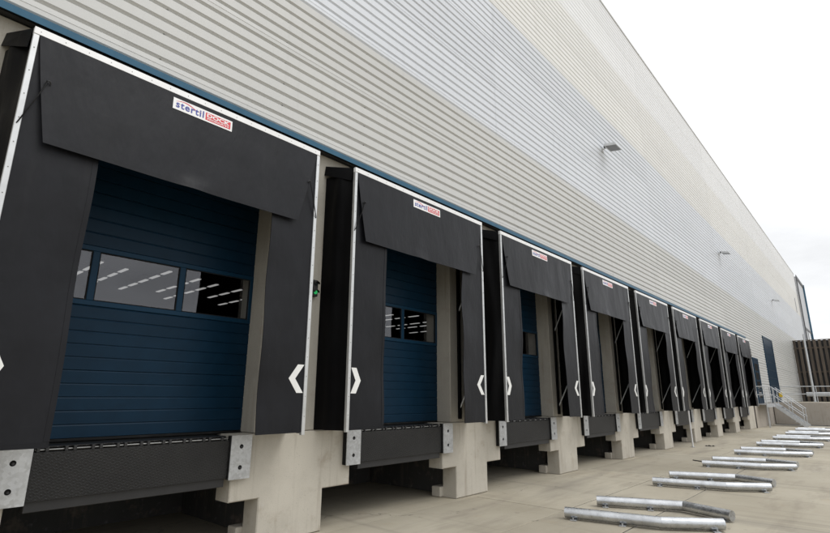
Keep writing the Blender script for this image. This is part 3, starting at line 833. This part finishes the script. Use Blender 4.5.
fm = foot_mesh(); bm_ = MB().tube([(0, 0, 0.018), (0, 0, 0.045)], 0.013, 6).mesh('anchor_bolt', 'galv')
for k in range(8):
    X = 6.98+4.0*k
    for nm, G, pts in (('left', GA, ((0.0, -1.58), (0.29, -2.84), (0.76, -3.50))), ('right', GB, ((1.20, -1.56), (1.70, -2.76), (1.42, -3.48)))):
        other = 'with its free end bent right' if nm == 'left' else 'with its free end bent towards the viewer'
        which = 'front' if nm == 'left' else 'rear'
        t = thing('wheel_guide', (X, 0, 0), 'galvanised steel wheel guide tube, %s tube of the %s pair on the yard' % (which, near_first[k]), 'wheel guide', 'wheel guides on the yard')
        put('straight_tube', G[0], t); put('flared_tube', G[1], t)
        for (A, B, f_) in ((pts[0], pts[1], 0.10), (pts[0], pts[1], 0.62), (pts[1], pts[2], 0.84)):
            px, py = A[0]+(B[0]-A[0])*f_, A[1]+(B[1]-A[1])*f_
            ang = math.atan2(B[1]-A[1], B[0]-A[0])+math.pi/2
            f = put('base_plate', fm, t, (px, py, 0)); f.rotation_euler.z = ang
            for sx in (-0.096, 0.096): put('anchor_bolt', bm_, f, (sx, 0, 0))

# ------------------------------------------------------------------ raised yard beyond, steel stair, rails, fence
RX = 44.0; RZ = 1.46
struct(MB().box(RX+0.26, 140, -60, YC-0.006, -0.02, RZ-0.02).build('raised_yard', 'yard_far'))
rw = tag(MB().box(RX, RX+0.25, -40, YC-0.01, -0.005, RZ+0.02, 0.012).build('retaining_wall', 'retaining'), 'long low beige concrete retaining wall behind the steel stair', 'retaining wall')
def railing(name, pts, label, h=1.06, step=1.9, base=RZ):
    t = thing(name, (*pts[0][:2], base), label, 'railing'); o0 = Vector((*pts[0][:2], base))
    for a, b in zip(pts, pts[1:]):
        A, B = Vector(a)-o0, Vector(b)-o0; n = max(1, round((B-A).length/step))
        for i in range(n+1):
            p = A+(B-A)*i/n; MB().tube([p, p+Vector((0, 0, h))], 0.026, 7).build('post', 'galv_rail', t)
        for hh in (h, h*0.52):
            MB().tube([A+Vector((0, 0, hh)), B+Vector((0, 0, hh))], 0.026, 7).build('rail', 'galv_rail', t)
    return t
railing('guard_railing', [(RX+0.12, -0.15, RZ+0.02), (RX+0.12, -20, RZ+0.02)], 'galvanised two-rail guard railing on top of the concrete retaining wall')
# stair: landing along the wall, flight falling away from the wall
SXA, SXB = 40.8, 42.3
st = thing('steel_stair', (SXA, 0, 0), 'galvanised steel stair with landing and handrails beside the last dock', 'stair')
def sp(b, name, mat='galv_rail'): 
    o = b.build(name, mat, st); o.location = (-SXA, 0, 0); return o
LZ = 1.40
sp(MB().box(37.7, SXB, -0.05, YC-0.02, LZ-0.05, LZ), 'landing', 'galv')
sp(MB().box(37.7, SXB, -0.10, -0.052, LZ-0.20, LZ+0.03), 'landing_beam')
for x_ in (38.2,): sp(MB().box(x_-0.04, x_+0.04, -0.05, 0.03, 0.0, LZ-0.052), 'landing_leg')
nst = 7; y0s, y1s = -0.10, -1.36
for i in range(nst):
    yy = y0s+(y1s-y0s)*(i+0.2)/nst; zz = LZ*(1-(i+1)/(nst+0.6))
    sp(MB().box(SXA+0.05, SXB-0.05, yy-0.25, yy, zz-0.035, zz), 'tread', 'galv')
for x_ in (SXA, SXB-0.045):
    sp(MB().prism([(y0s, LZ+0.03), (y0s, LZ-0.24), (y1s-0.12, 0.002), (y1s-0.32, 0.002), (y1s-0.32, 0.10)], 'x', x_, x_+0.045), 'stringer')
def slope(f): return Vector((0, y0s+(y1s-0.2-y0s)*f, (LZ)*(1-f)))
for x_ in (SXA+0.02, SXB-0.02):
    for hh in (1.05, 0.55):
        a = slope(0)+Vector((x_, 0.05, hh)); b = slope(1)+Vector((x_, 0, hh+0.05))
        sp(MB().tube([a, b], 0.024, 7), 'handrail')
    for f in (0.02, 0.5, 0.97):
        p = slope(f)+Vector((x_, 0, 0)); sp(MB().tube([p, p+Vector((0, 0, 1.05))], 0.024, 7), 'baluster')
for hh in (1.05, 0.55):
    sp(MB().tube([(37.75, -0.07, LZ+hh), (SXA, -0.07, LZ+hh)], 0.024, 7), 'handrail')
    sp(MB().tube([(37.75, -0.07, LZ+hh), (37.75, YC-0.05, LZ+hh)], 0.024, 7), 'handrail')
for x_ in (37.75, 39.7, SXA): sp(MB().tube([(x_, -0.07, LZ), (x_, -0.07, LZ+1.05)], 0.024, 7), 'baluster')
hm = thing('hazard_marker', (42.28, -0.22, LZ+0.42), 'small yellow marker hung on the railing at the stair head', 'marker')
MB().box(-0.03, 0.03, -0.20, 0.0, 0.0, 0.30, 0.02).build('plate', 'yellow', hm)
MB().tube([(0, -0.1, 0.29), (0, -0.1, 0.40)], 0.012, 6).build('hook', 'galv_rail', hm)
# crash barrier
cb = thing('crash_barrier', (58.0, 0, RZ), 'galvanised crash barrier in front of the brown slatted fence', 'crash barrier')
pr = [(0.0, 0.45), (0.06, 0.50), (0.06, 0.57), (0.0, 0.61), (0.0, 0.66), (0.06, 0.70), (0.06, 0.77), (0.0, 0.82), (-0.012, 0.82), (0.045, 0.765), (0.045, 0.705), (-0.012, 0.665), (-0.012, 0.605), (0.045, 0.565), (0.045, 0.505), (-0.012, 0.45)]
b = MB(); b.prism([(-p[0], p[1]) for p in pr], 'y', -22, -0.4); b.build('beam', 'galv', cb)
for i in range(10): MB().box(0.02, 0.12, -0.9-2.2*i-0.05, -0.9-2.2*i+0.05, -0.02, 0.74).build('post', 'galv_rail', cb)
# tall timber screen
fx = 62.5
fe = thing('timber_fence', (fx, 0, RZ), 'tall brown fence of upright timber slats closing the yard', 'fence')
sl = MB().box(-0.03, 0.03, -0.115, 0.115, -0.02, 5.80, 0.008).mesh('slat', 'timber')
y_ = YC-0.17
for i in range(56):
    o = put('slat', sl, fe, (0.0, y_, 0.0)); y_ -= 0.40
for zz in (0.6, 2.7, 5.0): MB().box(0.09, 0.20, y_, YC-0.03, zz, zz+0.15).build('cross_rail', 'timber', fe)
MB().box(-0.05, 0.10, y_, YC-0.03, 5.801, 5.86).build('cap', 'timber', fe)
MB().box(0.32, 0.36, y_, YC-0.03, -0.02, 5.79).build('backing', 'black_steel', fe)
for i in range(7): MB().box(0.205, 0.315, YC-0.3-3*i-0.06, YC-0.3-3*i+0.06, -0.02, 5.7).build('post', 'black_steel', fe)
lp = thing('steel_column', (57.0, -1.02, RZ), 'slim galvanised column standing in front of the brown fence', 'column')
MB().tube([(0, 0, -0.02), (0, 0, 5.9)], [0.085, 0.07], 10).build('shaft', 'galv_rail', lp)
MB().box(-0.16, 0.16, -0.16, 0.16, -0.02, 0.02).build('base_plate', 'galv', lp)

# ------------------------------------------------------------------ small things lying about
pp = thing('steel_prop', (20.75, 0.05, 0), 'slim white steel prop leaning under the sixth dock shelter', 'prop')
MB().tube([(0, 0.0, 0.012), (-0.12, -0.02, 1.29)], 0.028, 8).build('tube', 'zinc_paint', pp)
MB().box(-0.07, 0.07, -0.07, 0.07, 0.002, 0.014).build('foot_plate', 'galv', pp)
db = MB(); rr = random.Random(4)
for i in range(6):
    a = rr.uniform(0, 6.28); d_ = rr.uniform(0, 0.16); x_, y_ = d_*math.cos(a), d_*math.sin(a); s_ = rr.uniform(0.05, 0.11)
    db.add([(x_-s_, y_, 0.003), (x_+s_*0.6, y_-s_*0.5, 0.003), (x_+s_*0.4, y_+s_*0.7, 0.003), (x_+rr.uniform(-.03, .03), y_, s_*0.4)], [(0, 1, 3), (1, 2, 3), (2, 0, 3), (0, 2, 1)])
tag(db.build('rubbish', 'rubber', None, (21.6, -0.30, 0)), 'crumpled dark rag lying on the concrete near the far docks', 'rubbish')
tag(MB().tube([(0, 0, 0.016), (0.26, 0.39, 0.016)], 0.014, 6).build('steel_bar', 'dark_steel', None, (16.0, -1.43, 0)), 'short dark bar on the yard at the third pair of wheel guides', 'bar')

# ------------------------------------------------------------------ strip lights inside the hall, seen through the door windows
seg = MB().box(-0.09, 0.09, -0.52, 0.52, -0.04, 0.0).mesh('diffuser', 'tube_light')
spine = {}
i = 0
for bx in (0, 1, 2, 4, 5, 6, 7, 8):
    for dx in (0.0, 1.85, 3.2):
        x_ = 5.3+bx*4.9+dx
        for y0, n in ((21.8+0.6*((i*7) % 3), 4+(i % 2)),):
            if 17.5 < x_ < 26 or 42 < x_ or (x_ > 20 and dx == 1.85): continue
            t = thing('strip_light', (x_, y0, 8.0), 'row of lit ceiling strip lights inside the hall, seen through the door windows', 'strip light', 'strip lights in the hall')
            MB().box(-0.05, 0.05, -0.7, n*1.5-0.7, 0.002, 0.07).build('trunking', 'dark_steel', t)
            for q in range(n): put('diffuser', seg, t, (0, q*1.5, 0))
        i += 1
